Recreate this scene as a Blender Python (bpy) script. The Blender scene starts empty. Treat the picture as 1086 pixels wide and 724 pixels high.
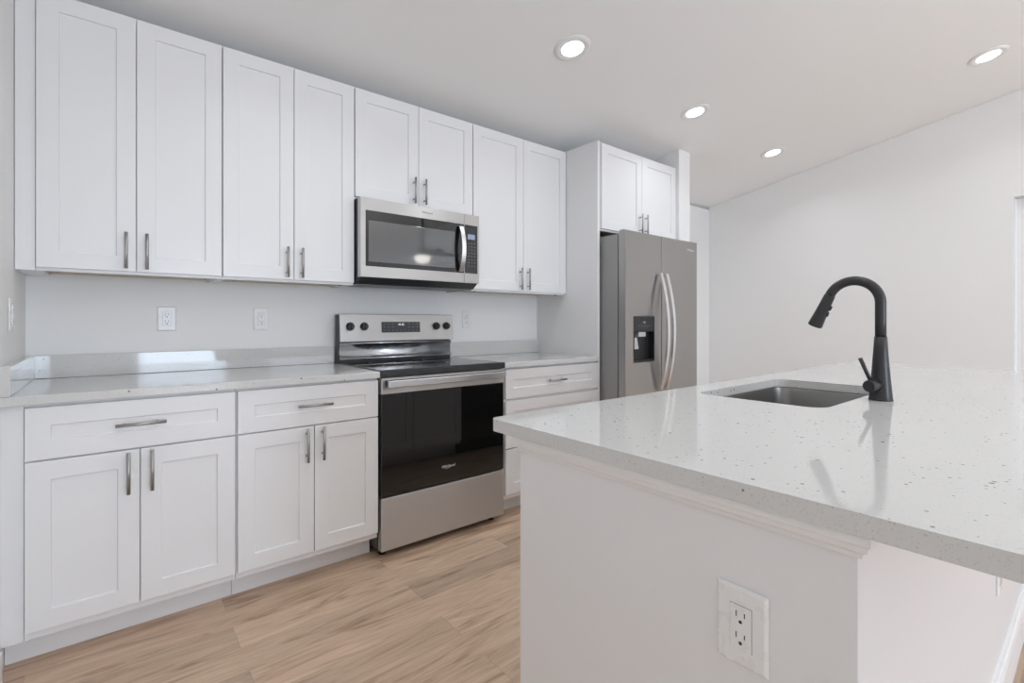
import bpy, bmesh, math
from math import radians, sin, cos, pi
from mathutils import Vector, Matrix

S = bpy.context.scene
COL = S.collection

# ------------------------------------------------------------------ camera, world, lights, exposure
cam_d = bpy.data.cameras.new('camera')
cam = bpy.data.objects.new('camera', cam_d)
COL.objects.link(cam)
cam.location = (-0.997, -2.865, 1.157)
cam.rotation_euler = (radians(90), 0, radians(-39.275))
cam_d.sensor_width = 36
cam_d.lens = 517.5 / 1086 * 36
cam_d.shift_y = -(362 - 340.44) / 1086
cam_d.clip_start = 0.02
S.camera = cam

S.view_settings.view_transform = 'Standard'
S.view_settings.look = 'None'
S.view_settings.gamma = 1
S.view_settings.use_curve_mapping = False
S.view_settings.exposure = 0.13
S.cycles.max_bounces = 10
S.cycles.diffuse_bounces = 7
S.cycles.glossy_bounces = 5
S.cycles.sample_clamp_indirect = 6

W = bpy.data.worlds.new('daylight')
S.world = W
W.use_nodes = True
W.node_tree.nodes['Background'].inputs[0].default_value = (0.82, 0.90, 1.0, 1)
W.node_tree.nodes['Background'].inputs[1].default_value = 1.6


def area(name, loc, rot, sx, sy, power, color=(1, 1, 1), spread=180):
    d = bpy.data.lights.new(name, 'AREA')
    d.shape = 'RECTANGLE'
    d.size, d.size_y = sx, sy
    d.energy = power
    d.color = color
    d.spread = radians(spread)
    o = bpy.data.objects.new(name, d)
    COL.objects.link(o)
    o.location = loc
    o.rotation_euler = rot
    return o


# daylight through the glazed sliding door and an added, unseen window in the far wall
area('daylight_sliding_door', (0.24, -10.33, 1.12), (radians(90), 0, 0), 1.6, 2.0, 110, (0.80, 0.96, 1.17))
area('daylight_added_window', (2.8, -10.33, 1.5), (radians(90), 0, 0), 1.55, 1.15, 14, (0.80, 0.96, 1.17))
# added fill light, no fixture, aimed up at the great room's vaulted ceiling
area('added_ceiling_fill', (1.5, -5.5, 2.0), (radians(180), 0, 0), 2.0, 2.0, 50, (0.94, 1.0, 1.05))
LAMP_STRENGTH = 6.0
LAMP_POWER = 2.3


# ------------------------------------------------------------------ materials
def mat(name, color=(0.8, 0.8, 0.8), rough=0.5, metal=0.0, spec=0.5, emit=0.0, coat=0.0, ior=None, ecol=None):
    m = bpy.data.materials.new(name)
    m.use_nodes = True
    b = m.node_tree.nodes['Principled BSDF']
    b.inputs['Base Color'].default_value = (*color, 1)
    b.inputs['Roughness'].default_value = rough
    b.inputs['Metallic'].default_value = metal
    b.inputs['Specular IOR Level'].default_value = spec
    b.inputs['Coat Weight'].default_value = coat
    if ior:
        b.inputs['IOR'].default_value = ior
    if emit:
        b.inputs['Emission Color'].default_value = (*(ecol or color), 1)
        b.inputs['Emission Strength'].default_value = emit
    return m


def N(m, t, **kw):
    n = m.node_tree.nodes.new(t)
    for k, v in kw.items():
        if k in n.inputs:
            n.inputs[k].default_value = v
        else:
            setattr(n, k, v)
    return n


def L(m, a, b):
    m.node_tree.links.new(a, b)


def bsdf(m):
    return m.node_tree.nodes['Principled BSDF']


def paint(name, color, rough, bump=0.0, scale=300.0):
    m = mat(name, color, rough)
    tc = N(m, 'ShaderNodeTexCoord')
    n = N(m, 'ShaderNodeTexNoise', Scale=scale, Detail=3.0)
    L(m, tc.outputs['Object'], n.inputs['Vector'])
    if bump:
        bp = N(m, 'ShaderNodeBump', Strength=bump, Distance=0.001)
        L(m, n.outputs['Fac'], bp.inputs['Height'])
        L(m, bp.outputs['Normal'], bsdf(m).inputs['Normal'])
    r = N(m, 'ShaderNodeMapRange')
    r.inputs['To Min'].default_value = rough - 0.04
    r.inputs['To Max'].default_value = rough + 0.04
    L(m, n.outputs['Fac'], r.inputs['Value'])
    L(m, r.outputs['Result'], bsdf(m).inputs['Roughness'])
    return m


M = {}
M['wall'] = paint('wall_paint', (0.86, 0.86, 0.855), 0.6, 0.08, 220)
M['ceiling'] = paint('ceiling_paint', (0.92, 0.92, 0.915), 0.8, 0.15, 120)
M['cab'] = paint('cabinet_paint', (0.82, 0.82, 0.825), 0.32, 0.0, 60)
M['trim'] = paint('trim_paint', (0.86, 0.86, 0.86), 0.35, 0.0, 60)
M['plate'] = paint('outlet_plastic', (0.84, 0.84, 0.835), 0.28, 0.0, 40)
M['slot'] = mat('outlet_slot', (0.02, 0.02, 0.02), 0.6)
M['wood'] = paint('cabinet_underside_wood', (0.55, 0.45, 0.34), 0.55, 0.0, 50)
M['black'] = mat('black_plastic', (0.018, 0.018, 0.019), 0.38)
M['blackmetal'] = mat('black_enamel', (0.03, 0.031, 0.033), 0.35)
M['gloss'] = mat('black_glass', (0.006, 0.006, 0.006), 0.03, ior=1.65)
M['mirror_glass'] = mat('microwave_window_glass', (0.05, 0.055, 0.058), 0.05, ior=2.1)
M['enamel'] = mat('gloss_dark_enamel', (0.56, 0.58, 0.62), 0.2, 1.0)
M['nickel'] = mat('brushed_nickel', (0.42, 0.415, 0.41), 0.38, 1.0)
M['chrome'] = mat('satin_chrome', (0.84, 0.84, 0.84), 0.27, 1.0)
M['faucet'] = mat('matte_black_faucet', (0.022, 0.022, 0.024), 0.32)
M['rubber'] = mat('dark_rubber', (0.03, 0.03, 0.03), 0.7)
M['grey'] = mat('grey_marks', (0.28, 0.28, 0.29), 0.5)
M['logo'] = mat('silver_lettering', (0.75, 0.75, 0.75), 0.4)
M['darklogo'] = mat('dark_lettering', (0.10, 0.10, 0.10), 0.4)
M['lamp'] = mat('lamp_diffuser', (1, 1, 1), 0.5, emit=LAMP_STRENGTH, ecol=(1.0, 0.985, 0.96))
M['bowl'] = mat('fan_light_bowl', (1, 1, 1), 0.4, emit=5.0, ecol=(1.0, 0.95, 0.88))
M['display'] = mat('display_glass', (0.03, 0.032, 0.038), 0.15, emit=0.0)
M['lcd'] = mat('lit_display', (0.2, 0.24, 0.32), 0.3, emit=0.25, ecol=(0.45, 0.55, 0.8))
M['lit'] = mat('lit_digits', (0.8, 0.88, 1.0), 0.3, emit=1.2, ecol=(0.8, 0.88, 1.0))
M['fanblade'] = mat('fan_blade', (0.10, 0.085, 0.075), 0.5)
M['silverplastic'] = mat('silver_plastic', (0.6, 0.6, 0.6), 0.35, 0.3)


def steel(name, color, rough, sx, sy, sz, amount=0.08, aniso=0.85, bump=0.04):
    """brushed stainless: streaks run along the axis with the smallest scale"""
    m = mat(name, color, rough, 1.0)
    if aniso:
        b = bsdf(m)
        b.inputs['Anisotropic'].default_value = aniso
        t = N(m, 'ShaderNodeCombineXYZ')
        t.inputs['Z'].default_value = 1.0
        L(m, t.outputs[0], b.inputs['Tangent'])
    tc = N(m, 'ShaderNodeTexCoord')
    mp = N(m, 'ShaderNodeMapping')
    mp.inputs['Scale'].default_value = (sx, sy, sz)
    n = N(m, 'ShaderNodeTexNoise', Scale=1.0, Detail=4.0)
    L(m, tc.outputs['Object'], mp.inputs['Vector'])
    L(m, mp.outputs['Vector'], n.inputs['Vector'])
    r = N(m, 'ShaderNodeMapRange')
    r.inputs['To Min'].default_value = rough - amount
    r.inputs['To Max'].default_value = rough + amount
    L(m, n.outputs['Fac'], r.inputs['Value'])
    L(m, r.outputs['Result'], bsdf(m).inputs['Roughness'])
    bp = N(m, 'ShaderNodeBump', Strength=bump, Distance=0.0005)
    L(m, n.outputs['Fac'], bp.inputs['Height'])
    L(m, bp.outputs['Normal'], bsdf(m).inputs['Normal'])
    return m


M['steel'] = steel('brushed_stainless', (0.62, 0.615, 0.61), 0.40, 4, 4, 600)
M['fridge'] = steel('fridge_stainless', (0.43, 0.425, 0.415), 0.36, 600, 600, 3)
M['fridge_side'] = mat('fridge_grey_side', (0.32, 0.32, 0.315), 0.45, 0.2)
M['sink'] = steel('sink_stainless', (0.30, 0.297, 0.29), 0.30, 500, 500, 8, 0.04, 0.0, 0.0)


def quartz():
    m = mat('speckled_quartz', (0.65, 0.648, 0.636), 0.055)
    b = bsdf(m)
    tc = N(m, 'ShaderNodeTexCoord')
    cur = None

    def layer(scale, size, keep, col, prev, strength=1.0):
        v = N(m, 'ShaderNodeTexVoronoi', Scale=scale)
        L(m, tc.outputs['Object'], v.inputs['Vector'])
        sep = N(m, 'ShaderNodeSeparateColor')
        L(m, v.outputs['Color'], sep.inputs['Color'])
        keepn = N(m, 'ShaderNodeMath', operation='LESS_THAN')
        keepn.inputs[1].default_value = keep
        L(m, sep.outputs[0], keepn.inputs[0])
        # speck radius varies from chip to chip
        rad = N(m, 'ShaderNodeMath', operation='MULTIPLY')
        rad.inputs[1].default_value = size
        L(m, sep.outputs[1], rad.inputs[0])
        d = N(m, 'ShaderNodeMath', operation='LESS_THAN')
        L(m, v.outputs['Distance'], d.inputs[0])
        L(m, rad.outputs[0], d.inputs[1])
        mul = N(m, 'ShaderNodeMath', operation='MULTIPLY')
        L(m, keepn.outputs[0], mul.inputs[0])
        L(m, d.outputs[0], mul.inputs[1])
        st = N(m, 'ShaderNodeMath', operation='MULTIPLY')
        st.inputs[1].default_value = strength
        L(m, mul.outputs[0], st.inputs[0])
        mx = N(m, 'ShaderNodeMix', data_type='RGBA')
        L(m, st.outputs[0], mx.inputs[0])
        if prev is None:
            mx.inputs[6].default_value = (0.65, 0.648, 0.636, 1)
        else:
            L(m, prev, mx.inputs[6])
        mx.inputs[7].default_value = (*col, 1)
        return mx.outputs[2]

    cur = layer(420, 0.50, 0.25, (0.52, 0.515, 0.50), cur, 0.7)
    cur = layer(230, 0.36, 0.13, (0.42, 0.41, 0.39), cur, 0.7)
    cur = layer(120, 0.34, 0.11, (0.18, 0.175, 0.165), cur, 0.85)
    cur = layer(85, 0.32, 0.045, (0.10, 0.098, 0.09), cur, 0.9)
    L(m, cur, b.inputs['Base Color'])
    return m


M['quartz'] = quartz()


def planks():
    m = mat('oak_plank_floor', (0.5, 0.38, 0.28), 0.42)
    b = bsdf(m)
    tc = N(m, 'ShaderNodeTexCoord')
    mp = N(m, 'ShaderNodeMapping')
    mp.inputs['Location'].default_value = (0.0, 0.04, 0)
    L(m, tc.outputs['Object'], mp.inputs['Vector'])
    br = N(m, 'ShaderNodeTexBrick', offset=0.53, offset_frequency=2)
    br.inputs['Scale'].default_value = 1.0
    br.inputs['Brick Width'].default_value = 1.22
    br.inputs['Row Height'].default_value = 0.146
    br.inputs['Mortar Size'].default_value = 0.0007
    br.inputs['Mortar Smooth'].default_value = 0.1
    br.inputs['Bias'].default_value = 0.0
    br.inputs['Color1'].default_value = (0, 0, 0, 1)
    br.inputs['Color2'].default_value = (1, 1, 1, 1)
    br.inputs['Mortar'].default_value = (0.5, 0.5, 0.5, 1)
    L(m, mp.outputs['Vector'], br.inputs['Vector'])
    # every plank gets its own piece of grain
    sep = N(m, 'ShaderNodeSeparateColor')
    L(m, br.outputs['Color'], sep.inputs['Color'])
    mulv = N(m, 'ShaderNodeMath', operation='MULTIPLY')
    mulv.inputs[1].default_value = 37.0
    L(m, sep.outputs[0], mulv.inputs[0])
    cmb = N(m, 'ShaderNodeCombineXYZ')
    L(m, mulv.outputs[0], cmb.inputs['X'])
    L(m, mulv.outputs[0], cmb.inputs['Z'])
    add = N(m, 'ShaderNodeVectorMath', operation='ADD')
    L(m, mp.outputs['Vector'], add.inputs[0])
    L(m, cmb.outputs[0], add.inputs[1])
    g1m = N(m, 'ShaderNodeMapping')
    g1m.inputs['Scale'].default_value = (1.1, 7.0, 1.0)
    L(m, add.outputs[0], g1m.inputs['Vector'])
    g1 = N(m, 'ShaderNodeTexNoise', Scale=1.7, Detail=6.0, Roughness=0.62, Distortion=1.6)
    L(m, g1m.outputs['Vector'], g1.inputs['Vector'])
    g2m = N(m, 'ShaderNodeMapping')
    g2m.inputs['Scale'].default_value = (6.0, 130.0, 1.0)
    L(m, add.outputs[0], g2m.inputs['Vector'])
    g2 = N(m, 'ShaderNodeTexNoise', Scale=1.0, Detail=4.0, Roughness=0.6)
    L(m, g2m.outputs['Vector'], g2.inputs['Vector'])
    ramp = N(m, 'ShaderNodeValToRGB')
    e = ramp.color_ramp.elements
    e[0].position = 0.30
    e[0].color = (0.33, 0.21, 0.135, 1)
    e[1].position = 0.66
    e[1].color = (0.66, 0.485, 0.35, 1)
    k = ramp.color_ramp.elements.new(0.47)
    k.color = (0.56, 0.40, 0.285, 1)
    L(m, g1.outputs['Fac'], ramp.inputs['Fac'])
    fine = N(m, 'ShaderNodeMapRange')
    fine.inputs['From Min'].default_value = 0.3
    fine.inputs['From Max'].default_value = 0.7
    fine.inputs['To Min'].default_value = 0.88
    fine.inputs['To Max'].default_value = 1.10
    L(m, g2.outputs['Fac'], fine.inputs['Value'])
    tone = N(m, 'ShaderNodeMapRange')
    tone.inputs['To Min'].default_value = 0.86
    tone.inputs['To Max'].default_value = 1.12
    L(m, sep.outputs[0], tone.inputs['Value'])
    mm = N(m, 'ShaderNodeMath', operation='MULTIPLY')
    L(m, fine.outputs[0], mm.inputs[0])
    L(m, tone.outputs[0], mm.inputs[1])
    sc = N(m, 'ShaderNodeVectorMath', operation='SCALE')
    L(m, ramp.outputs['Color'], sc.inputs[0])
    L(m, mm.outputs[0], sc.inputs['Scale'])
    seam = N(m, 'ShaderNodeMix', data_type='RGBA')
    L(m, br.outputs['Fac'], seam.inputs[0])
    L(m, sc.outputs[0], seam.inputs[6])
    seam.inputs[7].default_value = (0.40, 0.28, 0.20, 1)
    L(m, seam.outputs[2], b.inputs['Base Color'])
    bp = N(m, 'ShaderNodeBump', Strength=0.12, Distance=0.001)
    L(m, g2.outputs['Fac'], bp.inputs['Height'])
    L(m, bp.outputs['Normal'], b.inputs['Normal'])
    return m


M['floor'] = planks()
gl = mat('window_glass', (1, 1, 1), 0.0)
gn = gl.node_tree
mixs = gn.nodes.new('ShaderNodeMixShader')
tr = gn.nodes.new('ShaderNodeBsdfTransparent')
gs = gn.nodes.new('ShaderNodeBsdfGlossy')
gs.inputs['Roughness'].default_value = 0.0
mixs.inputs[0].default_value = 0.06
gn.links.new(tr.outputs[0], mixs.inputs[1])
gn.links.new(gs.outputs[0], mixs.inputs[2])
gn.links.new(mixs.outputs[0], gn.nodes['Material Output'].inputs[0])
M['glass'] = gl


# ------------------------------------------------------------------ mesh helpers
def box(bm, x0, x1, y0, y1, z0, z1):
    vs = [bm.verts.new(p) for p in ((x0, y0, z0), (x1, y0, z0), (x1, y1, z0), (x0, y1, z0),
                                    (x0, y0, z1), (x1, y0, z1), (x1, y1, z1), (x0, y1, z1))]
    if x0 > x1 or y0 > y1 or z0 > z1:
        raise ValueError('inverted box')
    for f in ((3, 2, 1, 0), (4, 5, 6, 7), (0, 1, 5, 4), (1, 2, 6, 5), (2, 3, 7, 6), (3, 0, 4, 7)):
        bm.faces.new([vs[i] for i in f])


def frame_axes(d):
    d = Vector(d).normalized()
    a = Vector((0, 0, 1)) if abs(d.z) < 0.9 else Vector((1, 0, 0))
    u = d.cross(a).normalized()
    return d, u, d.cross(u).normalized()


def tube(bm, pts, radii, seg=20, caps=True):
    """round bar along a polyline, radius given per point"""
    pts = [Vector(p) for p in pts]
    if not hasattr(radii, '__len__'):
        radii = [radii] * len(pts)
    d, u, v = frame_axes(pts[1] - pts[0])
    rings = []
    for i, p in enumerate(pts):
        if i == 0:
            t = (pts[1] - pts[0])
        elif i == len(pts) - 1:
            t = (pts[i] - pts[i - 1])
        else:
            t = (pts[i + 1] - pts[i]).normalized() + (pts[i] - pts[i - 1]).normalized()
        if t.length < 1e-9:
            t = d
        t.normalize()
        u = (u - t * u.dot(t)).normalized()
        v = t.cross(u).normalized()
        rings.append([bm.verts.new(p + radii[i] * (cos(2 * pi * k / seg) * u + sin(2 * pi * k / seg) * v)) for k in range(seg)])
    for a, b in zip(rings, rings[1:]):
        for k in range(seg):
            f = bm.faces.new((a[k], a[(k + 1) % seg], b[(k + 1) % seg], b[k]))
            f.smooth = True
    if caps:
        bm.faces.new(list(reversed(rings[0])))
        bm.faces.new(rings[-1])


def prism(bm, poly, axis, a, b):
    """extrude a 2-D polygon along an axis; poly gives the two other coordinates in xyz order"""
    def P(p, t):
        c = list(p)
        c.insert('xyz'.index(axis), t)
        return c
    va = [bm.verts.new(P(p, a)) for p in poly]
    vb = [bm.verts.new(P(p, b)) for p in poly]
    n = len(poly)
    bm.faces.new(va)
    bm.faces.new(list(reversed(vb)))
    for i in range(n):
        bm.faces.new((va[i], vb[i], vb[(i + 1) % n], va[(i + 1) % n]))


def rrect(x0, x1, y0, y1, r, seg=8):
    out = []
    for cx, cy, a0 in ((x1 - r, y1 - r, 0), (x0 + r, y1 - r, 90), (x0 + r, y0 + r, 180), (x1 - r, y0 + r, 270)):
        for k in range(seg + 1):
            a = radians(a0 + 90 * k / seg)
            out.append((cx + r * cos(a), cy + r * sin(a)))
    return out


def disc(bm, c, r, n, depth, seg=32, r2=None):
    """short cylinder at c, along n"""
    n = Vector(n).normalized()
    tube(bm, [Vector(c), Vector(c) + n * depth], [r, r if r2 is None else r2], seg)


def obj(name, bm, m, parent=None, bevel=0.0, seg=2, label=None, smooth=False):
    bmesh.ops.recalc_face_normals(bm, faces=bm.faces[:])
    me = bpy.data.meshes.new(name)
    bm.to_mesh(me)
    bm.free()
    me.materials.append(M[m] if isinstance(m, str) else m)
    o = bpy.data.objects.new(name, me)
    COL.objects.link(o)
    if parent is not None:
        o.parent = parent
    if bevel:
        md = o.modifiers.new('edge', 'BEVEL')
        md.width = bevel
        md.segments = seg
        md.limit_method = 'ANGLE'
        md.angle_limit = radians(40)
        md.harden_normals = False
    if label:
        o['label'] = label
    return o


def B():
    return bmesh.new()


def tag(o, label, cat, group=None):
    o['label'] = label
    o['category'] = cat
    if group:
        o['group'] = group
    return o


def thing(name, label, cat, loc=(0, 0, 0), rz=0.0, group=None):
    o = bpy.data.objects.new(name, None)
    COL.objects.link(o)
    o.location = loc
    o.rotation_euler = (0, 0, rz)
    o.empty_display_size = 0.1
    return tag(o, label, cat, group)


def struct(name, bm, m, bevel=0.0, parent=None):
    o = obj(name, bm, m, parent, bevel)
    if parent is None:
        o['kind'] = 'structure'
    return o


def boxobj(name, dims, m, parent=None, bevel=0.0, label=None):
    bm = B()
    box(bm, *dims)
    return obj(name, bm, m, parent, bevel, label=label)


def lettering(name, text, size, m, parent, loc, rot, shear=0.0, extrude=0.0004, align='CENTER'):
    cu = bpy.data.curves.new(name, 'FONT')
    cu.body = text
    cu.size = size
    cu.shear = shear
    cu.extrude = extrude
    cu.align_x = align
    cu.align_y = 'CENTER'
    t = bpy.data.objects.new('tmp_lettering', cu)
    COL.objects.link(t)
    bpy.context.view_layer.update()
    me = bpy.data.meshes.new_from_object(t.evaluated_get(bpy.context.evaluated_depsgraph_get()))
    bpy.data.objects.remove(t)
    bpy.data.curves.remove(cu)
    me.materials.clear()
    me.materials.append(M[m])
    o = bpy.data.objects.new(name, me)
    COL.objects.link(o)
    o.parent = parent
    o.location = loc
    o.rotation_euler = rot
    return o


# ------------------------------------------------------------------ the room
XL, XR, YB = -1.28, 4.229, -10.4
RIDGE = -5.2
Z0, SL = 2.443, 0.1795


def ceil_z(y):
    return Z0 - SL * y if y > RIDGE else Z0 + SL * (y - YB)


bm = B()
box(bm, XL - 0.15, XR + 0.4, YB - 0.15, 0.15, -0.1, 0.0)
struct('floor', bm, 'floor')

bm = B()
T = 0.12
poly = [(0.15, ceil_z(0.15)), (RIDGE, ceil_z(RIDGE)), (YB - 0.15, Z0 + SL * -0.15)]
poly2 = poly + [(y, z + T) for y, z in reversed(poly)]
prism(bm, poly2, 'x', XL - 0.15, XR + 0.4)
struct('ceiling', bm, 'ceiling')

bm = B()
box(bm, XL - 0.12, XR + 0.12, 0.0, 0.12, 0, Z0 - 0.03)
struct('wall_north', bm, 'wall')


def gable(y0, y1, z0=0.0):
    ys = sorted({y0, y1} | ({RIDGE} if y0 < RIDGE < y1 else set()))
    return [(y0, z0), (y1, z0)] + [(y, ceil_z(y) - 0.002) for y in reversed(ys)]


bm = B()
prism(bm, gable(YB, -0.001), 'x', XL - 0.12, XL)
struct('wall_left', bm, 'wall')

OY0, OY1, OZ = -3.33, -2.414, 2.09
bm = B()
prism(bm, gable(OY1, -0.001), 'x', XR, XR + 0.14)
prism(bm, gable(OY0, OY1, OZ), 'x', XR, XR + 0.14)
prism(bm, gable(YB, OY0), 'x', XR, XR + 0.14)
bmesh.ops.remove_doubles(bm, verts=bm.verts[:], dist=1e-5)
struct('wall_right', bm, 'wall')

bm = B()
box(bm, XR + 0.098, XR + 0.135, OY0 + 0.005, OY1 - 0.005, 0.005, OZ - 0.005)
d = struct('door_1', bm, 'trim', 0.002)
bm = B()
disc(bm, (XR + 0.096, OY0 + 0.09, 0.95), 0.026, (-1, 0, 0), 0.006)
tube(bm, [(XR + 0.09, OY0 + 0.09, 0.95), (XR + 0.05, OY0 + 0.09, 0.95)], [0.011, 0.011])
tube(bm, [(XR + 0.05, OY0 + 0.085, 0.95), (XR + 0.05, OY0 + 0.2, 0.95)], [0.009, 0.008])
obj('door_handle', bm, 'nickel', d)

# short wing wall that closes the fridge recess
bm = B()
prism(bm, [(-0.65, 0.0), (-0.001, 0.0), (-0.001, ceil_z(-0.001) - 0.001), (-0.65, ceil_z(-0.65) - 0.001)], 'x', 2.572, 2.732)
struct('wall_stub', bm, 'wall')

# far wall of the great room: sliding glass door and an added window to let in light
SX0, SX1, SZ = -0.62, 1.10, 2.12
WX0, WX1, WZ0, WZ1 = 2.0, 3.6, 0.9, 2.1
bm = B()
for a in ((XL, SX0, 0, Z0), (SX0, SX1, SZ, Z0), (SX1, WX0, 0, Z0), (WX0, WX1, 0, WZ0), (WX0, WX1, WZ1, Z0), (WX1, XR, 0, Z0)):
    box(bm, a[0], a[1], YB - 0.14, YB, a[2], a[3])
struct('wall_south', bm, 'wall')
bm = B()
for x0, x1 in ((SX0, SX0 + 0.06), (SX1 - 0.06, SX1), (0.20, 0.28)):
    box(bm, x0, x1, YB - 0.10, YB - 0.04, 0, SZ)
for z0, z1 in ((0, 0.05), (SZ - 0.06, SZ)):
    box(bm, SX0 + 0.06, SX1 - 0.06, YB - 0.10, YB - 0.04, z0, z1)
d = struct('door_2', bm, 'trim')
bm = B()
box(bm, SX0 + 0.06, 0.20, YB - 0.075, YB - 0.069, 0.05, SZ - 0.06)
box(bm, 0.28, SX1 - 0.06, YB - 0.075, YB - 0.069, 0.05, SZ - 0.06)
obj('door_glass', bm, 'glass', d)
bm = B()
for x0, x1 in ((WX0, WX0 + 0.06), (WX1 - 0.06, WX1), (2.77, 2.83)):
    box(bm, x0, x1, YB - 0.10, YB - 0.04, WZ0, WZ1)
for z0, z1 in ((WZ0, WZ0 + 0.06), (WZ1 - 0.06, WZ1)):
    box(bm, WX0 + 0.06, WX1 - 0.06, YB - 0.10, YB - 0.04, z0, z1)
d = struct('window_1', bm, 'trim')
bm = B()
box(bm, WX0 + 0.06, WX1 - 0.06, YB - 0.075, YB - 0.069, WZ0 + 0.06, WZ1 - 0.06)
obj('window_glass', bm, 'glass', d)


def skirting(name, dims):
    bm = B()
    box(bm, *dims)
    return struct(name, bm, 'trim', 0.003)


skirting('baseboard_left', (XL, XL + 0.014, YB + 0.02, -0.66, 0, 0.12))


# ------------------------------------------------------------------ cabinet parts
def shaker(x0, x1, z0, z1, yb, t=0.019, rail=0.062, rec=0.008):
    """shaker front: flat frame with a sunk flat panel, facing -y; yb is its back"""
    bm = B()
    yf = yb - t
    rx = min(rail, (x1 - x0) * 0.35)
    rz = min(rail, (z1 - z0) * 0.39)
    outer = [(x0, z0), (x1, z0), (x1, z1), (x0, z1)]
    inner = [(x0 + rx, z0 + rz), (x1 - rx, z0 + rz), (x1 - rx, z1 - rz), (x0 + rx, z1 - rz)]
    k = 0.0015
    deep = [(x0 + rx + k, z0 + rz + k), (x1 - rx - k, z0 + rz + k), (x1 - rx - k, z1 - rz - k), (x0 + rx + k, z1 - rz - k)]
    vb = [bm.verts.new((x, yb, z)) for x, z in outer]
    vo = [bm.verts.new((x, yf, z)) for x, z in outer]
    vi = [bm.verts.new((x, yf, z)) for x, z in inner]
    vd = [bm.verts.new((x, yf + rec, z)) for x, z in deep]
    bm.faces.new(vb)
    bm.faces.new(vd)
    for i in range(4):
        j = (i + 1) % 4
        bm.faces.new((vb[i], vb[j], vo[j], vo[i]))
        bm.faces.new((vo[i], vo[j], vi[j], vi[i]))
        bm.faces.new((vi[i], vi[j], vd[j], vd[i]))
    return bm


HL = 0.147


def pull(parent, x, z, yface, vertical):
    """bar pull on two posts"""
    bm = B()
    y = yface - 0.030
    if vertical:
        tube(bm, [(x, y, z - HL / 2), (x, y, z + HL / 2)], 0.006, 16)
        for s in (-0.048, 0.048):
            tube(bm, [(x, yface, z + s), (x, y, z + s)], 0.0045, 12)
    else:
        tube(bm, [(x - HL / 2, y, z), (x + HL / 2, y, z)], 0.006, 16)
        for s in (-0.048, 0.048):
            tube(bm, [(x + s, yface, z), (x + s, y, z)], 0.0045, 12)
    return obj('handle', bm, 'nickel', parent, label='brushed nickel bar handle')


def front(root, kind, x0, x1, z0, z1, yb, handle=None):
    o = obj(kind, shaker(x0, x1, z0, z1, yb), 'cab', root, 0.0012)
    if handle:
        pull(o, handle[0], handle[1], yb - 0.019, handle[2] == 'v')
    return o


def wall_cabinet(label, x0, w, z0, h, split, depth=0.305, filler=0.0, group=None, dx0=0.003, dx1=0.003, hz=0.083):
    r = thing('wall_cabinet', label, 'cabinet', (x0, 0, z0), 0, group)
    bm = B()
    e = 0.0006
    box(bm, e, w - e, -depth, -0.001, 0.014, h)                   # carcass
    box(bm, e, 0.017, -depth, -0.001, 0.0, 0.014)                 # side lips below the bottom shelf
    box(bm, w - 0.017, w - e, -depth, -0.001, 0.0, 0.014)
    box(bm, 0.017, w - 0.017, -depth, -depth + 0.019, 0.0, 0.014)
    obj('cabinet_body', bm, 'cab', r, 0.0008)
    boxobj('bottom_panel', (0.0175, w - 0.0175, -depth + 0.0195, -0.002, 0.0105, 0.0135), 'wood', r, label='bare wood underside')
    for px in (0.05, w - 0.06):                                    # mounting clips under the rail
        boxobj('mounting_clip', (px, px + 0.012, -depth + 0.024, -depth + 0.05, -0.004, 0.0103), 'grey', r)
    if filler:
        boxobj('filler_strip', (-filler + 0.001, 0.0, -depth - 0.004, -0.002, 0.0, h), 'cab', r, 0.0008)
    zb, zt = 0.012, h - 0.010
    g = 0.0016
    s = split - x0
    front(r, 'door', dx0, s - g, zb, zt, -depth, (s - 0.034, zb + hz, 'v'))
    front(r, 'door', s + g, w - dx1, zb, zt, -depth, (s + 0.034, zb + hz, 'v'))
    return r


UB, UT = 1.349, 2.413
GU = 'white shaker wall cabinets along the kitchen wall'
wall_cabinet('tall white two-door wall cabinet in the corner against the left wall, over the first outlet', -1.223, 0.610, UB, UT - UB, -0.922, filler=0.056, group=GU)
wall_cabinet('tall white two-door wall cabinet touching the left side of the microwave', -0.613, 0.612, UB, UT - UB, -0.306, group=GU)
wall_cabinet('short white two-door wall cabinet directly above the microwave', 0.0, 0.762, 1.812, UT - 1.812, 0.380, group=GU, hz=0.083)
wall_cabinet('tall white two-door wall cabinet between the microwave and the fridge side panel', 0.7625, 0.8360, UB, UT - UB, 1.183, group=GU)
wall_cabinet('short deep white two-door wall cabinet above the refrigerator', 1.6215, 0.9485, 1.792, 2.411 - 1.792, 2.103, depth=0.610, group=GU, dx0=0.021, dx1=0.012)

# tall white panel beside the fridge
tag(boxobj('refrigerator_side_panel', (1.5995, 1.621, -0.626, -0.001, 0.0, 2.411), 'cab', None, 0.0008),
    'tall flat white end panel standing on the left side of the refrigerator', 'panel')


def base_body(r, w, hollow=False, left=0.0, right=0.0, D=0.610):
    bm = B()
    e = 0.0006
    if hollow:
        for a in ((e, 0.019), (w - 0.019, w - e)):
            box(bm, a[0], a[1], -D, -0.001, 0.105, 0.882)
        box(bm, 0.019, w - 0.019, -D, -0.001, 0.105, 0.124)
        box(bm, 0.019, w - 0.019, -0.014, -0.001, 0.124, 0.882)
        box(bm, 0.019, w - 0.019, -D, -D + 0.019, 0.124, 0.16)
    else:
        box(bm, e, w - e, -D, -0.001, 0.105, 0.882)
    obj('cabinet_body', bm, 'cab', r, 0.0008)
    boxobj('toe_kick', (e - left, w - e, -0.520, -0.505, 0.001, 0.1045), 'cab', r)


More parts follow.
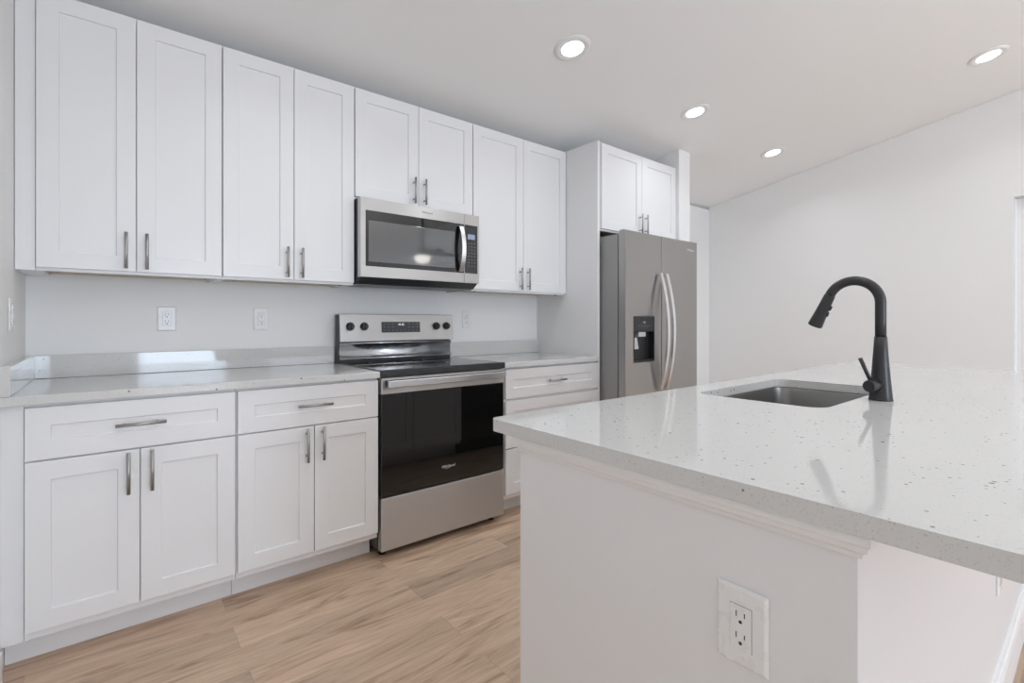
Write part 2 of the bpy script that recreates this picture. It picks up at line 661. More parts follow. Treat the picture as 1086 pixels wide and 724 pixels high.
def base_cabinet(label, x0, w, split, z=0, y=0, rz=0.0, filler=0.0, group=None, drawer=True, hollow=False, d0=0.003, d1=0.003):
    r = thing('base_cabinet', label, 'cabinet', (x0, y, z), rz, group)
    base_body(r, w, hollow, left=filler)
    s = split
    yb = -0.610
    if filler:
        bm = B()
        box(bm, -filler + 0.001, 0.0, -0.612, -0.002, 0.105, 0.882)
        obj('filler_strip', bm, 'cab', r, 0.0008)
    top = 0.692
    if drawer:
        front(r, 'drawer', d0, w - d1, 0.698, 0.872, yb, (w / 2 + (d0 - d1) / 2, 0.787, 'h'))
    else:
        top = 0.872
    front(r, 'door', d0, s - 0.0016, 0.134, top, yb, (s - 0.034, top - 0.078, 'v'))
    front(r, 'door', s + 0.0016, w - d1, 0.134, top, yb, (s + 0.034, top - 0.078, 'v'))
    return r


GB = 'white shaker base cabinets along the kitchen wall'
base_cabinet('white base cabinet with one drawer over two doors, in the corner against the left wall', -1.223, 0.612, 0.303, filler=0.056, group=GB)
base_cabinet('white base cabinet with one drawer over two doors, touching the left side of the range', -0.6105, 0.609, 0.307, group=GB, d0=0.006)

r = thing('drawer_cabinet', 'white base cabinet of three stacked drawers between the range and the fridge panel', 'cabinet', (0.764, 0, 0), 0, GB)
w = 0.835
base_body(r, w)
for z0, z1 in ((0.134, 0.400), (0.407, 0.682), (0.698, 0.872)):
    front(r, 'drawer', 0.021, w - 0.003, z0, z1, -0.610, (w / 2 + 0.009, (z0 + z1) / 2, 'h'))


# ------------------------------------------------------------------ quartz tops
def slab(name, dims, label, cat, bevel=0.003):
    return tag(boxobj(name, dims, 'quartz', None, bevel), label, cat)


slab('countertop', (XL + 0.001, -0.0015, -0.648, -0.001, 0.8835, 0.914),
     'long white speckled quartz countertop left of the range', 'countertop')
slab('countertop', (0.7635, 1.5985, -0.648, -0.001, 0.8835, 0.914),
     'short white quartz countertop on the three-drawer cabinet right of the range', 'countertop')
slab('backsplash', (XL + 0.001, -0.0015, -0.021, -0.001, 0.9145, 1.012),
     'low speckled quartz backsplash strip on the kitchen wall left of the range', 'backsplash', 0.002)
slab('backsplash', (0.7635, 1.5985, -0.021, -0.001, 0.9145, 1.012),
     'low quartz backsplash strip on the kitchen wall right of the range', 'backsplash', 0.002)
slab('side_splash', (XL + 0.001, XL + 0.029, -0.647, -0.0215, 0.9145, 1.012),
     'short quartz splash strip running out along the left wall', 'backsplash', 0.002)


# ------------------------------------------------------------------ range
RG = thing('range', 'freestanding stainless steel electric range with black glass oven door and cooktop', 'stove', (0.003, 0, 0))
w = 0.756
bm = B()
box(bm, 0.0, w, -0.60, -0.03, 0.035, 0.895)
obj('body', bm, 'blackmetal', RG, 0.002)
for x in (0.04, w - 0.04):
    for y in (-0.57, -0.08):
        bm = B()
        tube(bm, [(x, y, 0.0), (x, y, 0.03)], [0.018, 0.012], 16)
        obj('foot', bm, 'black', RG)
bm = B()
box(bm, -0.001, w + 0.001, -0.652, -0.085, 0.8965, 0.919)
ct = obj('cooktop', bm, 'gloss', RG, 0.005, 3)
bm = B()
for y0, y1, x0, x1 in ((-0.654, -0.640, -0.002, w + 0.002),):
    box(bm, x0, x1, y0, y1, 0.885, 0.9205)
obj('front_rim', bm, 'blackmetal', ct, 0.004, label='dark front edge of the cooktop')
for cx, cy, rr in ((0.20, -0.47, 0.105), (0.56, -0.47, 0.075), (0.20, -0.22, 0.075), (0.56, -0.22, 0.09)):
    bm = B()
    n = 48
    ra, rb = [], []
    for k in range(n):
        a = 2 * pi * k / n
        ra.append(bm.verts.new((cx + rr * cos(a), cy + rr * sin(a), 0.9194)))
        rb.append(bm.verts.new((cx + (rr - 0.003) * cos(a), cy + (rr - 0.003) * sin(a), 0.9194)))
    for k in range(n):
        bm.faces.new((ra[k], ra[(k + 1) % n], rb[(k + 1) % n], rb[k]))
    obj('burner_ring', bm, 'grey', ct)
# backguard: dark side shell, stainless face, curved gloss recess below it
bm = B()
prism(bm, [(-0.020, 0.90), (-0.020, 1.194), (-0.086, 1.194), (-0.092, 1.04), (-0.060, 1.036), (-0.060, 0.90)], 'x', 0.0, w)
bg = obj('backguard', bm, 'blackmetal', RG, 0.001)
bm = B()
prism(bm, [(-0.0865, 1.1965), (-0.0805, 1.1985), (-0.030, 1.1965), (-0.030, 1.1945), (-0.0862, 1.1945), (-0.0925, 1.038), (-0.0985, 1.038)], 'x', 0.0, w)
face = obj('control_panel', bm, 'steel', bg, 0.001, label='brushed stainless control panel')
bm = B()
prof = [(-0.098 + 0.034 * sin(pi * k / 12) ** 0.8, 1.030 - 0.094 * k / 12) for k in range(13)]
back = [(-0.0605, 0.936), (-0.0605, 1.030)]
# concave strip: front curve then a straight back
front_c = [(-0.066 - 0.022 * (abs(2 * k / 12 - 1) ** 2.2), 1.030 - 0.096 * k / 12) for k in range(13)]
prism(bm, front_c + back, 'x', 0.006, w - 0.006)
o = obj('recess_panel', bm, 'enamel', bg, label='glossy black curved strip behind the cooktop')
for p in o.data.polygons:
    p.use_smooth = abs(p.normal.x) < 0.5 and p.area < 0.02
TILT = math.atan2(0.012, 0.158)


def on_panel(x, z, out=0.0):
    """point on the leaning face of the control panel"""
    y = -0.0985 + (z - 1.038) * (0.012 / 0.158)
    return (x, y - out, z)


for kx in (0.063, 0.147, 0.632, 0.708):
    c = on_panel(kx - 0.003, 1.126)
    bm = B()
    disc(bm, c, 0.0245, (0, -1, 0.076), 0.007, 28)
    disc(bm, (c[0], c[1] - 0.007, c[2]), 0.0215, (0, -1, 0.076), 0.016, 28, 0.0185)
    kn = obj('knob', bm, 'black', bg, 0.001)
    bm = B()
    box(bm, c[0] - 0.0045, c[0] + 0.0045, c[1] - 0.033, c[1] - 0.02, c[2] - 0.0175, c[2] + 0.0175)
    obj('knob_grip', bm, 'black', kn, 0.002)
bm = B()
a, b_ = on_panel(0.252, 1.088, 0.0012), on_panel(0.511, 1.153, 0.0012)
bm = B()
vs = [bm.verts.new(p) for p in (on_panel(0.252, 1.088, 0.0014), on_panel(0.511, 1.088, 0.0014), on_panel(0.511, 1.153, 0.0014), on_panel(0.252, 1.153, 0.0014))]
vk = [bm.verts.new(p) for p in (on_panel(0.252, 1.088, 0), on_panel(0.511, 1.088, 0), on_panel(0.511, 1.153, 0), on_panel(0.252, 1.153, 0))]
bm.faces.new(vs)
bm.faces.new(list(reversed(vk)))
for i in range(4):
    bm.faces.new((vs[i], vs[(i + 1) % 4], vk[(i + 1) % 4], vk[i]))
dp = obj('clock_display', bm, 'display', bg)
bm = B()
for i in range(9):
    for j in range(3):
        if 3 <= i <= 5 and j < 2:
            continue
        p = on_panel(0.270 + i * 0.0275, 1.141 - j * 0.020, 0.0018)
        box(bm, p[0] - 0.004, p[0] + 0.004, p[1], p[1] + 0.0003, p[2] - 0.0011, p[2] + 0.0011)
obj('button_marks', bm, 'grey', dp)
bm = B()
for i, x in enumerate((0.364, 0.373, 0.386, 0.395)):
    p = on_panel(x, 1.135, 0.0018)
    for dz in (-0.006, 0.0, 0.006):
        box(bm, p[0] - 0.0028, p[0] + 0.0028, p[1], p[1] + 0.0003, p[2] + dz - 0.0007, p[2] + dz + 0.0007)
    for dz in (-0.003, 0.003):
        box(bm, p[0] + 0.0022, p[0] + 0.0034, p[1], p[1] + 0.0003, p[2] + dz - 0.0024, p[2] + dz + 0.0024)
obj('lit_digits', bm, 'lit', dp)
# oven door
bm = B()
box(bm, 0.002, w - 0.002, -0.643, -0.602, 0.302, 0.802)
dr = obj('oven_door', bm, 'gloss', RG, 0.003)
boxobj('door_top_rail', (0.002, w - 0.002, -0.646, -0.602, 0.8025, 0.881), 'steel', dr, 0.003, label='brushed stainless strip')
bm = B()
n = 20
pf = []
for k in range(n + 1):
    t = k / n
    x = 0.022 + t * (w - 0.044)
    bow = 0.010 * (1 - (2 * t - 1) ** 2)
    pf.append((x, -0.690 - bow))
for k in range(n):
    (xa, ya), (xb, yb) = pf[k], pf[k + 1]
    va = [bm.verts.new(p) for p in ((xa, ya, 0.838), (xa, ya + 0.016, 0.834), (xa, ya + 0.016, 0.874), (xa, ya, 0.870))]
    vb = [bm.verts.new(p) for p in ((xb, yb, 0.838), (xb, yb + 0.016, 0.834), (xb, yb + 0.016, 0.874), (xb, yb, 0.870))]
    for i in range(4):
        bm.faces.new((va[i], va[(i + 1) % 4], vb[(i + 1) % 4], vb[i]))
    if k == 0:
        bm.faces.new(va)
    if k == n - 1:
        bm.faces.new(vb)
bmesh.ops.remove_doubles(bm, verts=bm.verts[:], dist=1e-6)
hb = obj('handle', bm, 'chrome', dr, 0.002, label='wide flat satin steel oven handle')
for x in (0.022, w - 0.048):
    bm = B()
    box(bm, x, x + 0.026, -0.676, -0.645, 0.838, 0.870)
    obj('handle_bracket', bm, 'black', dr)
lettering('logo', 'Whirlpool', 0.020, 'logo', dr, (0.380, -0.6432, 0.388), (radians(90), 0, 0), 0.15)
bm = B()
n = 40
pts = [(0.372 + 0.020 * cos(radians(150 + 270 * k / n)), -0.6436, 0.387 + 0.011 * sin(radians(150 + 270 * k / n))) for k in range(n + 1)]
tube(bm, pts, 0.0006, 6)
obj('logo_swoosh', bm, 'logo', dr)
boxobj('storage_drawer', (0.002, w - 0.002, -0.645, -0.602, 0.040, 0.296), 'steel', RG, 0.003, label='brushed stainless drawer front')


# ------------------------------------------------------------------ microwave
MW = thing('microwave', 'stainless steel over-the-range microwave hanging above the stove', 'microwave', (0.003, 0, 1.36))
boxobj('body', (0.0, w, -0.352, -0.002, 0.012, 0.448), 'blackmetal', MW, 0.001, label='dark casing')
bm = B()
prism(bm, [(-0.385, 0.030), (-0.352, 0.030), (-0.10, 0.0115), (-0.10, -0.004), (-0.335, -0.004)], 'x', 0.004, w - 0.004)
und = obj('underside', bm, 'blackmetal', MW, 0.001)
for x0, x1 in ((0.09, 0.30), (0.46, 0.67)):
    boxobj('grease_filter', (x0, x1, -0.30, -0.13, -0.0065, -0.0042), 'grey', und, 0.0005)
# door with dark window
bm = B()
z0, z1, yf, yb = 0.030, 0.447, -0.395, -0.3545


def framed(bm, x0, x1, z0, z1, hx0, hx1, hz0, hz1, yf, yb, dep):
    """flat front with a rectangular pocket"""
    o4 = [(x0, z0), (x1, z0), (x1, z1), (x0, z1)]
    i4 = [(hx0, hz0), (hx1, hz0), (hx1, hz1), (hx0, hz1)]
    vb = [bm.verts.new((x, yb, z)) for x, z in o4]
    vo = [bm.verts.new((x, yf, z)) for x, z in o4]
    vi = [bm.verts.new((x, yf, z)) for x, z in i4]
    vd = [bm.verts.new((x, yf + dep, z)) for x, z in i4]
    bm.faces.new(vb)
    bm.faces.new(vd)
    for i in range(4):
        j = (i + 1) % 4
        bm.faces.new((vb[i], vb[j], vo[j], vo[i]))
        bm.faces.new((vo[i], vo[j], vi[j], vi[i]))
        bm.faces.new((vi[i], vi[j], vd[j], vd[i]))


framed(bm, 0.0, 0.648, z0, z1, 0.027, 0.645, 0.088, 0.382, yf, yb, 0.003)
md = obj('door', bm, 'steel', MW, 0.0012)
boxobj('window_frame', (0.0272, 0.6448, -0.3945, -0.3925, 0.0882, 0.3818), 'gloss', md, 0.0005, label='glossy black surround')
boxobj('window', (0.042, 0.582, -0.3962, -0.3947, 0.112, 0.330), 'mirror_glass', md, 0.0004, label='dark reflective glass')
bm = B()
n = 24
for k in range(n):
    def sec(t):
        z = 0.095 + t * 0.272
        y = -0.402 - 0.034 * (1 - (2 * t - 1) ** 2)
        return [(0.600, y, z), (0.600, y - 0.010, z), (0.627, y - 0.013, z), (0.630, y, z)]
    va = [bm.verts.new(p) for p in sec(k / n)]
    vb = [bm.verts.new(p) for p in sec((k + 1) / n)]
    for i in range(4):
        bm.faces.new((va[i], va[(i + 1) % 4], vb[(i + 1) % 4], vb[i]))
    if k == 0:
        bm.faces.new(va)
    if k == n - 1:
        bm.faces.new(vb)
bmesh.ops.remove_doubles(bm, verts=bm.verts[:], dist=1e-6)
obj('handle', bm, 'chrome', md, 0.002, label='bowed satin steel handle')
lettering('logo', 'Whirlpool', 0.016, 'darklogo', md, (0.394, -0.3952, 0.4165), (radians(90), 0, 0))
bm = B()
framed(bm, 0.6495, w, z0, z1, 0.6505, w - 0.012, 0.088, 0.382, yf, yb, 0.003)
cp = obj('control_panel', bm, 'steel', MW, 0.0010)
boxobj('keypad', (0.6507, w - 0.0122, -0.3945, -0.3925, 0.0882, 0.3818), 'gloss', cp, 0.0004, label='black touch keypad')
boxobj('display', (0.672, 0.724, -0.3952, -0.3946, 0.296, 0.326), 'lcd', cp, label='small blue lit display')
bm = B()
for j in range(8):
    for i in range(3):
        x = 0.680 + i * 0.022
        z = 0.270 - j * 0.0195
        box(bm, x - 0.0045, x + 0.0045, -0.3950, -0.3946, z - 0.0016, z + 0.0016)
obj('key_marks', bm, 'grey', cp)


# ------------------------------------------------------------------ refrigerator
FR = thing('refrigerator', 'grey stainless side-by-side refrigerator with an ice and water dispenser', 'refrigerator', (1.640, 0, 0))
w = 0.890
boxobj('body', (0.002, w - 0.002, -0.766, -0.045, 0.025, 1.745), 'fridge_side', FR, 0.003)
boxobj('gasket', (0.010, w - 0.010, -0.7725, -0.7665, 0.06, 1.74), 'rubber', FR)
boxobj('base_grille', (0.01, w - 0.01, -0.78, -0.7665, 0.012, 0.056), 'black', FR)
for x in (0.05, w - 0.05):
    bm = B()
    tube(bm, [(x, -0.70, 0), (x, -0.70, 0.0245)], 0.02, 16)
    obj('foot', bm, 'black', FR)
for x0 in (0.012, w - 0.082):
    boxobj('hinge_cover', (x0, x0 + 0.07, -0.80, -0.70, 1.7455 if False else 1.7690, 1.782), 'fridge_side', FR, 0.004) if False else None
bm = B()
framed(bm, 0.0, 0.410, 0.060, 1.767, 0.085, 0.329, 0.876, 1.189, -0.832, -0.773, 0.048)
fz = obj('freezer_door', bm, 'fridge', FR, 0.005, 3)
# dispenser housing in the pocket
bm = B()
framed(bm, 0.0855, 0.3285, 0.8765, 1.1885, 0.0955, 0.3185, 0.8900, 1.0850, -0.8335, -0.7845, 0.046)
dsp = obj('dispenser', bm, 'black', fz, 0.001, label='black ice and water dispenser niche')
boxobj('dispenser_panel', (0.090, 0.324, -0.8350, -0.8336, 1.090, 1.184), 'gloss', dsp, 0.0004) if False else None
bm = B()
for i in range(5):
    x = 0.150 + i * 0.028
    box(bm, x - 0.005, x + 0.005, -0.8342, -0.8337, 1.124, 1.128)
for i in range(3):
    x = 0.178 + i * 0.028
    box(bm, x - 0.004, x + 0.004, -0.8342, -0.8337, 1.112, 1.115)
box(bm, 0.192, 0.220, -0.8342, -0.8337, 1.142, 1.156)
# sub-sub parts are not wanted: marks belong to the freezer door as one piece
obj('button_marks', bm, 'grey', fz)
bm = B()
box(bm, 0.150, 0.230, -0.829, -0.790, 1.050, 1.083)
obj('ice_chute', bm, 'silverplastic', fz, 0.003, label='silver ice chute')
bm = B()
prism(bm, [(0.112, 1.045), (0.140, 1.045), (0.160, 0.965), (0.108, 0.965)], 'y', -0.822, -0.812)
obj('paddle', bm, 'silverplastic', fz, 0.003, label='silver dispenser paddle')
bm = B()
box(bm, 0.417, w, -0.832, -0.773, 0.060, 1.767)
fd = obj('refrigerator_door', bm, 'fridge', FR, 0.005, 3)


def fridge_handle(parent, x):
    bm = B()
    n = 28
    za, zb = 0.672, 1.498

    def sec(t):
        z = za + t * (zb - za)
        s = 1 - (2 * t - 1) ** 2
        y = -0.842 - 0.062 * s
        return [(x - 0.016, y, z), (x - 0.0135, y - 0.016, z), (x + 0.0135, y - 0.016, z), (x + 0.016, y, z)]
    for k in range(n):
        va = [bm.verts.new(p) for p in sec(k / n)]
        vb = [bm.verts.new(p) for p in sec((k + 1) / n)]
        for i in range(4):
            bm.faces.new((va[i], va[(i + 1) % 4], vb[(i + 1) % 4], vb[i]))
        if k == 0:
            bm.faces.new(va)
        if k == n - 1:
            bm.faces.new(vb)
    for z in (za + 0.012, zb - 0.012):
        box(bm, x - 0.010, x + 0.010, -0.846, -0.8315, z - 0.011, z + 0.011)
    bmesh.ops.remove_doubles(bm, verts=bm.verts[:], dist=1e-6)
    return obj('handle', bm, 'chrome', parent, 0.002, label='long bowed satin steel handle')


fridge_handle(fz, 0.378)
fridge_handle(fd, 0.449)
lettering('logo', 'Whirlpool', 0.024, 'logo', fd, (0.798, -0.8323, 1.700), (radians(90), 0, 0))
for dpt, x0 in ((fz, 0.01), (fd, w - 0.07)):
    boxobj('hinge_cover', (x0, x0 + 0.06, -0.812, -0.776, 1.7672, 1.7735), 'fridge_side', dpt, 0.002)


# ------------------------------------------------------------------ island
IX0, IX1 = -0.235, 2.470
IYF, IYB = -1.965, -2.655          # carcass front (kitchen side) and seating side
IS = thing('kitchen_island', 'white kitchen island base with a plain end panel and crown trim under the quartz top', 'island', (IX0, IYB, 0))


def loc_box(name, dims, m, bevel=0.0, label=None):
    return boxobj(name, (dims[0] - IX0, dims[1] - IX0, dims[2] - IYB, dims[3] - IYB, dims[4], dims[5]), m, IS, bevel, label)


loc_box('end_panel', (IX0, IX0 + 0.019, IYB, IYF, 0.0, 0.8825), 'cab')
loc_box('end_panel', (IX1 - 0.019, IX1, IYB, IYF, 0.0, 0.8825), 'cab')
loc_box('seating_panel', (IX0 + 0.0191, IX1 - 0.0191, IYB, IYB + 0.019, 0.0, 0.8825), 'cab')
bm = B()
pr = [(0.0, 0.0), (0.0155, 0.0), (0.0155, 0.105), (0.012, 0.118), (0.008, 0.122), (0.006, 0.133), (0.0, 0.135)]
prism(bm, [(-d_, z) for d_, z in pr], 'x', 0.0, IX1 - IX0)
obj('baseboard', bm, 'trim', IS)
# crown trim under the top on the end panel, mitred round the front corner
bm = B()
prof = [(0.0, 0.8465), (0.006, 0.8465), (0.008, 0.853), (0.014, 0.858), (0.016, 0.866), (0.019, 0.868), (0.019, 0.8825), (0.0, 0.8825)]
secs = []
for (kx, ky, fy) in ((-1, 0, IYF - IYB), (-1, -1, 0.0), (0, -1, 0.0)):
    row = []
    for d_, z in prof:
        if kx and not ky:
            row.append(bm.verts.new((-d_, fy, z)))
        elif kx and ky:
            row.append(bm.verts.new((-d_, -d_, z)))
        else:
            row.append(bm.verts.new((0.004, -d_, z)))
    secs.append(row)
for a, b_ in zip(secs, secs[1:]):
    for i in range(len(prof)):
        j = (i + 1) % len(prof)
        try:
            bm.faces.new((a[i], a[j], b_[j], b_[i]))
        except ValueError:
            pass
bm.faces.new(secs[0])
bm.faces.new(list(reversed(secs[-1])))
obj('crown_trim', bm, 'trim', IS)

GI = 'white cabinets on the range side of the island'
# these face the range: turned half round, root at the right-hand end seen from the range
def island_cab(label, xa, xb, **kw):
    return base_cabinet(label, xb, xb - xa, (xb - xa) / 2, y=IYF - 0.611, rz=pi, group=GI, **kw)


island_cab('white two-door cabinet under the sink on the range side of the island', 0.411, 1.326, drawer=False, hollow=True)
island_cab('white drawer and door cabinet at the left end of the island facing the range', -0.2155, 0.4105)
island_cab('white drawer and door cabinet at the far end of the island facing the range', 1.962, 2.4505)
DW = thing('dishwasher', 'black dishwasher built into the island beside the sink cabinet, facing the range', 'dishwasher', (1.958, IYF - 0.611, 0), pi)
w = 0.628
boxobj('body', (0.004, w - 0.004, -0.600, -0.01, 0.10, 0.872), 'blackmetal', DW)
boxobj('door', (0.006, w - 0.006, -0.632, -0.6005, 0.115, 0.770), 'gloss', DW, 0.003)
boxobj('control_panel', (0.006, w - 0.006, -0.636, -0.6005, 0.775, 0.870), 'black', DW, 0.003)
boxobj('toe_kick', (0.004, w - 0.004, -0.535, -0.52, 0.001, 0.098), 'black', DW)

# island top with sink cut-out
HX0, HX1, HY0, HY1 = 0.525, 1.182, -2.365, -1.978
CX0, CX1, CY0, CY1 = -0.264, 2.507, -2.975, -1.881
bm = B()
outer = rrect(CX0, CX1, CY0, CY1, 0.020, 8)
inner = rrect(HX0, HX1, HY0, HY1, 0.055, 10)
zt, zb = 0.914, 0.8835


def loop_edges(vs):
    return [bm.edges.new((vs[i], vs[(i + 1) % len(vs)])) for i in range(len(vs))]


rows = {}
for z in (zt, zb):
    vo = [bm.verts.new((x, y, z)) for x, y in outer]
    vi = [bm.verts.new((x, y, z)) for x, y in inner]
    bmesh.ops.triangle_fill(bm, use_beauty=True, use_dissolve=False, edges=loop_edges(vo) + loop_edges(vi))
    rows[z] = (vo, vi)
for which in (0, 1):
    a, b_ = rows[zt][which], rows[zb][which]
    for i in range(len(a)):
        j = (i + 1) % len(a)
        bm.faces.new((a[i], a[j], b_[j], b_[i]))
tag(obj('island_countertop', bm, 'quartz', None, 0.0025, 3), 'large white speckled quartz slab topping the island, cut out for the sink', 'countertop')

# undermount sink
SK = thing('sink', 'undermount stainless steel sink basin sunk in the island countertop', 'sink', ((HX0 + HX1) / 2, (HY0 + HY1) / 2, 0.69))
hx, hy = (HX1 - HX0) / 2, (HY1 - HY0) / 2
bm = B()
levels = [(0.005, 0.1925, 0.055), (0.0025, 0.1925, 0.055), (0.0015, 0.188, 0.055), (-0.004, 0.040, 0.055), (-0.010, 0.014, 0.05), (-0.03, 0.002, 0.04), (-0.12, -0.002, 0.03)]
prev = None
for ex, z, r_ in levels:
    ring = [bm.verts.new((x, y, z)) for x, y in rrect(-hx - ex, hx + ex, -hy - ex, hy + ex, max(r_ + ex * 0.3, 0.02), 10)]
    if prev:
        for i in range(len(ring)):
            j = (i + 1) % len(ring)
            f = bm.faces.new((prev[i], prev[j], ring[j], ring[i]))
            f.smooth = True
    prev = ring
bm.faces.new(prev)
o = obj('basin', bm, 'sink', SK)
so = o.modifiers.new('sheet', 'SOLIDIFY')
so.thickness = 0.0015
so.offset = -1
bm = B()
disc(bm, (0, 0.02, 0.0012), 0.045, (0, 0, 1), 0.003, 32)
dn = obj('drain', bm, 'chrome', SK)
bm = B()
disc(bm, (0, 0.02, 0.0043), 0.026, (0, 0, 1), 0.004, 24)
obj('drain_cap', bm, 'black', dn)

# faucet
FX, FY = 0.835, -2.420
FC = thing('faucet', 'tall matte black gooseneck pull-down faucet standing behind the sink', 'faucet', (FX, FY, 0.9142))
bm = B()
tube(bm, [(0, 0, 0), (0, 0, 0.004), (0, 0, 0.006), (0, 0, 0.03), (0, 0, 0.09), (0, 0, 0.15), (0, 0, 0.195)],
     [0.0315, 0.0315, 0.0308, 0.0285, 0.0232, 0.0190, 0.0165], 32)
obj('body', bm, 'faucet', FC)
R_, zc_ = 0.0716, 0.300
yc_ = R_
pts = [(0, 0, 0.1945), (0, 0, 0.24)]
for k in range(0, 25):
    ph = radians(156 * k / 24)
    pts.append((0, yc_ - R_ * cos(ph), zc_ + R_ * sin(ph)))
bm = B()
tube(bm, pts, 0.0147, 24)
obj('neck', bm, 'faucet', FC)
end = Vector(pts[-1])
tdir = Vector((0, sin(radians(156)), cos(radians(156))))
bm = B()
hd = [end + tdir * s for s in (0.0005, 0.004, 0.035, 0.075, 0.104, 0.110, 0.113)]
tube(bm, hd, [0.0152, 0.0162, 0.0172, 0.0195, 0.0218, 0.0218, 0.019], 28)
head = obj('spray_head', bm, 'faucet', FC)
nrm = Vector((0, -tdir.z, tdir.y)) * -1    # inner side, towards the neck
for s in (0.040, 0.062):
    p = end + tdir * s + nrm * 0.0175
    bm = B()
    tube(bm, [p - tdir * 0.008, p - tdir * 0.006, p + tdir * 0.006, p + tdir * 0.008], [0.003, 0.0055, 0.0055, 0.003], 12)
    obj('spray_button', bm, 'black', head)
bm = B()
tube(bm, [(-0.010, 0.004, 0.046), (-0.060, 0.014, 0.046), (-0.064, 0.015, 0.046)], [0.0185, 0.0185, 0.0165], 28)
hub = obj('handle_hub', bm, 'faucet', FC)
bm = B()
tube(bm, [(-0.049, 0.013, 0.060), (-0.054, 0.039, 0.130)], [0.0052, 0.0058], 16)
obj('lever', bm, 'faucet', hub)


# ------------------------------------------------------------------ outlets and switch
def rot_for(facing):
    return {'-y': 0.0, '-x': -pi / 2, '+x': pi / 2}[facing]


def outlet(label, loc, facing, group, w=0.075, h=0.117):
    r = thing('wall_outlet', label, 'outlet', loc, rot_for(facing), group)
    bm = B()
    # plate with sloping edges
    a = [(-w / 2, -h / 2), (w / 2, -h / 2), (w / 2, h / 2), (-w / 2, h / 2)]
    vb = [bm.verts.new((x, -0.0005, z)) for x, z in a]
    vm = [bm.verts.new((x, -0.003, z)) for x, z in a]
    vf = [bm.verts.new((x * 0.88, -0.0065, z * 0.92)) for x, z in a]
    bm.faces.new(vb)
    bm.faces.new(vf)
    for i in range(4):
        j = (i + 1) % 4
        bm.faces.new((vb[i], vb[j], vm[j], vm[i]))
        bm.faces.new((vm[i], vm[j], vf[j], vf[i]))
    obj('cover_plate', bm, 'plate', r, 0.0006)
    # dark seam round the insert, then the insert itself
    boxobj('insert_seam', (-0.0172, 0.0172, -0.0069, -0.0064, -0.0341, 0.0341), 'grey', r)
    ins = boxobj('receptacle', (-0.0166, 0.0166, -0.0082, -0.0070, -0.0335, 0.0335), 'plate', r, 0.0005)
    for zc in (0.0165, -0.0165):
        bm = B()
        box(bm, -0.0072, -0.0056, -0.0085, -0.00825, zc - 0.0005, zc + 0.0085)
        box(bm, 0.0056, 0.0072, -0.0085, -0.00825, zc + 0.0005, zc + 0.0078)
        disc(bm, (0, -0.0082, zc - 0.0075), 0.0027, (0, -1, 0), 0.0003, 14)
        obj('socket_slots', bm, 'slot', ins, label='dark socket slots')
    for zc in (0.0475, -0.0475):
        bm = B()
        disc(bm, (0, -0.0064, zc), 0.0026, (0, -1, 0), 0.0009, 14)
        obj('screw', bm, 'plate', r)
    return r


GO = 'white wall outlets over the kitchen counter'
outlet('white outlet on the kitchen wall under the corner wall cabinet, first from the left wall', (-0.797, 0, 1.169), '-y', GO)
outlet('white outlet on the kitchen wall just left of the range backguard', (-0.385, 0, 1.169), '-y', GO)
outlet('white outlet on the kitchen wall just right of the range backguard', (0.931, 0, 1.169), '-y', GO)
outlet('large white outlet on the end panel of the island, nearest of all', (IX0, -2.503, 0.681), '-x', None, 0.080, 0.122)
outlet('white outlet on the seating side of the island, half hidden by the top', (1.055, IYB, 0.405), '-y', None)
r = thing('light_switch', 'white rocker light switch on the left wall above the counter', 'switch', (XL, -0.405, 1.180), pi / 2)
boxobj('cover_plate', (-0.036, 0.036, -0.006, -0.0005, -0.058, 0.058), 'plate', r, 0.002)
boxobj('rocker', (-0.016, 0.016, -0.010, -0.0062, -0.033, 0.033), 'plate', r, 0.0015)


# ------------------------------------------------------------------ recessed ceiling lights
SLA = math.atan(SL)


def downlight(x, y, label):
    r = thing('recessed_light', label, 'ceiling light', (x, y, ceil_z(y)), 0, 'recessed lights in the sloped ceiling')
    r.rotation_euler = (-SLA, 0, 0)
    bm = B()
    n = 48
    prof = [(0.099, -0.0005), (0.098, -0.005), (0.086, -0.010), (0.079, -0.010), (0.060, -0.006), (0.060, -0.0005)]
    rings = [[bm.verts.new((rr * cos(2 * pi * k / n), rr * sin(2 * pi * k / n), z)) for k in range(n)] for rr, z in prof]
    for a in range(len(rings)):
        ra, rb = rings[a], rings[(a + 1) % len(rings)]
        for k in range(n):
            f = bm.faces.new((ra[k], ra[(k + 1) % n], rb[(k + 1) % n], rb[k]))
    obj('trim_ring', bm, 'trim', r)
    bm = B()
    disc(bm, (0, 0, -0.001), 0.0585, (0, 0, -1), 0.0045, 40)
    obj('diffuser', bm, 'lamp', r, label='glowing white lens')
    d = bpy.data.lights.new('lamp_glow', 'AREA')
    d.shape = 'DISK'
    d.size = 0.13
    d.spread = radians(145)
    d.energy = LAMP_POWER
    d.color = (0.95, 1.0, 1.045)
    lo = bpy.data.objects.new('lamp_glow', d)
    COL.objects.link(lo)
    lo.parent = r
    lo.location = (0, 0, -0.014)
    return r


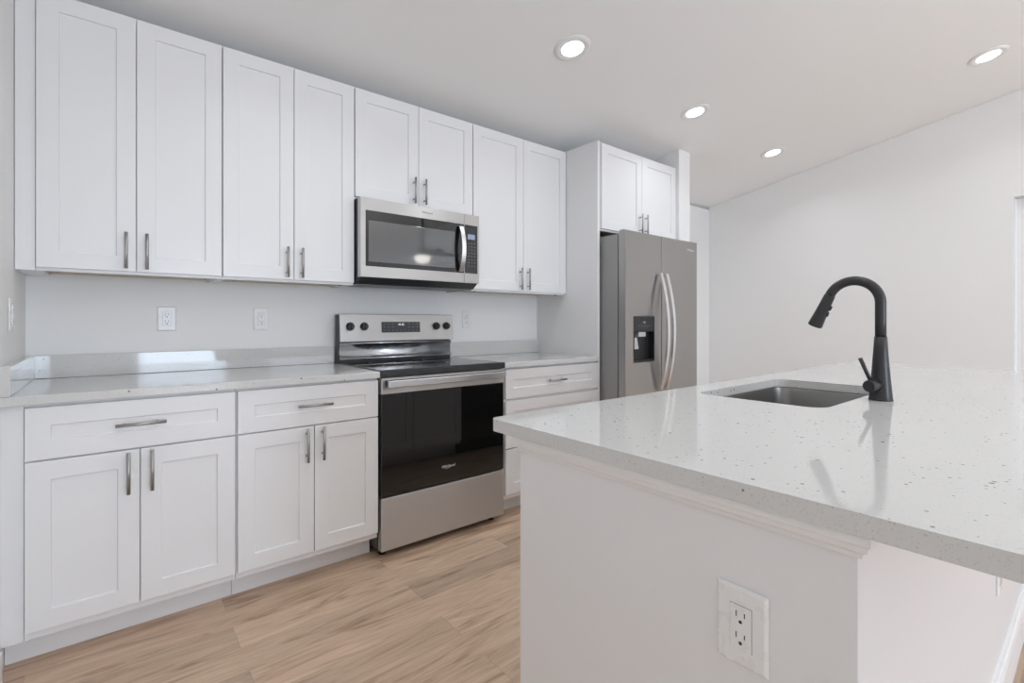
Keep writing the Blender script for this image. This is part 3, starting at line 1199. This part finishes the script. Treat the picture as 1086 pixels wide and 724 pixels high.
downlight(0.920, -1.035, 'recessed ceiling light nearest the kitchen wall cabinets, largest in view')
downlight(2.168, -1.025, 'recessed ceiling light in front of the refrigerator cabinet')
downlight(3.447, -1.014, 'recessed ceiling light nearest the far corner of the kitchen, smallest in view')
downlight(3.374, -2.373, 'recessed ceiling light nearest the plain right wall, high above the faucet')

downlight(-0.340, -1.035, 'unseen recessed ceiling light in the row along the wall cabinets, beside the left wall')  # from here on: unseen lights, added on the row spacing to brighten the room
downlight(-0.340, -2.373, 'unseen recessed ceiling light above the left end of the island')
downlight(0.850, -2.373, 'unseen recessed ceiling light straight above the faucet')
downlight(2.110, -2.373, 'unseen recessed ceiling light above the far end of the island')

# ------------------------------------------------------------------ ceiling fan of the great room (seen mirrored in the microwave)
FAN = thing('ceiling_fan', 'dark five-blade ceiling fan with a glowing bowl light, mirrored in the microwave door', 'fan', (3.015, -5.2, 2.22))
zt = ceil_z(-5.2) - 2.22
bm = B()
tube(bm, [(0, 0, zt - 0.11), (0, 0, zt - 0.03), (0, 0, zt - 0.001)], [0.03, 0.075, 0.075], 24)
obj('canopy', bm, 'blackmetal', FAN)
bm = B()
tube(bm, [(0, 0, 0.165), (0, 0, zt - 0.1)], 0.013, 16)
obj('downrod', bm, 'blackmetal', FAN)
bm = B()
tube(bm, [(0, 0, 0.025), (0, 0, 0.04), (0, 0, 0.10), (0, 0, 0.14), (0, 0, 0.17)], [0.09, 0.13, 0.14, 0.10, 0.03], 32)
obj('motor', bm, 'nickel', FAN)
bm = B()
tube(bm, [(0, 0, -0.10), (0, 0, -0.094), (0, 0, -0.07), (0, 0, -0.03), (0, 0, 0.02)], [0.02, 0.06, 0.10, 0.125, 0.13], 32)
obj('light_bowl', bm, 'bowl', FAN, label='glowing glass bowl')
for k in range(5):
    a = radians(20 + 72 * k)
    bm = B()
    box(bm, 0.13, 0.24, -0.014, 0.014, 0.056, 0.062)
    box(bm, 0.20, 0.62, -0.06, 0.06, 0.063, 0.069)
    bmesh.ops.rotate(bm, verts=bm.verts[:], cent=(0.3, 0, 0.063), matrix=Matrix.Rotation(radians(11), 3, 'X'))
    bmesh.ops.rotate(bm, verts=bm.verts[:], cent=(0, 0, 0), matrix=Matrix.Rotation(a, 3, 'Z'))
    obj('blade', bm, 'fanblade', FAN, 0.002)
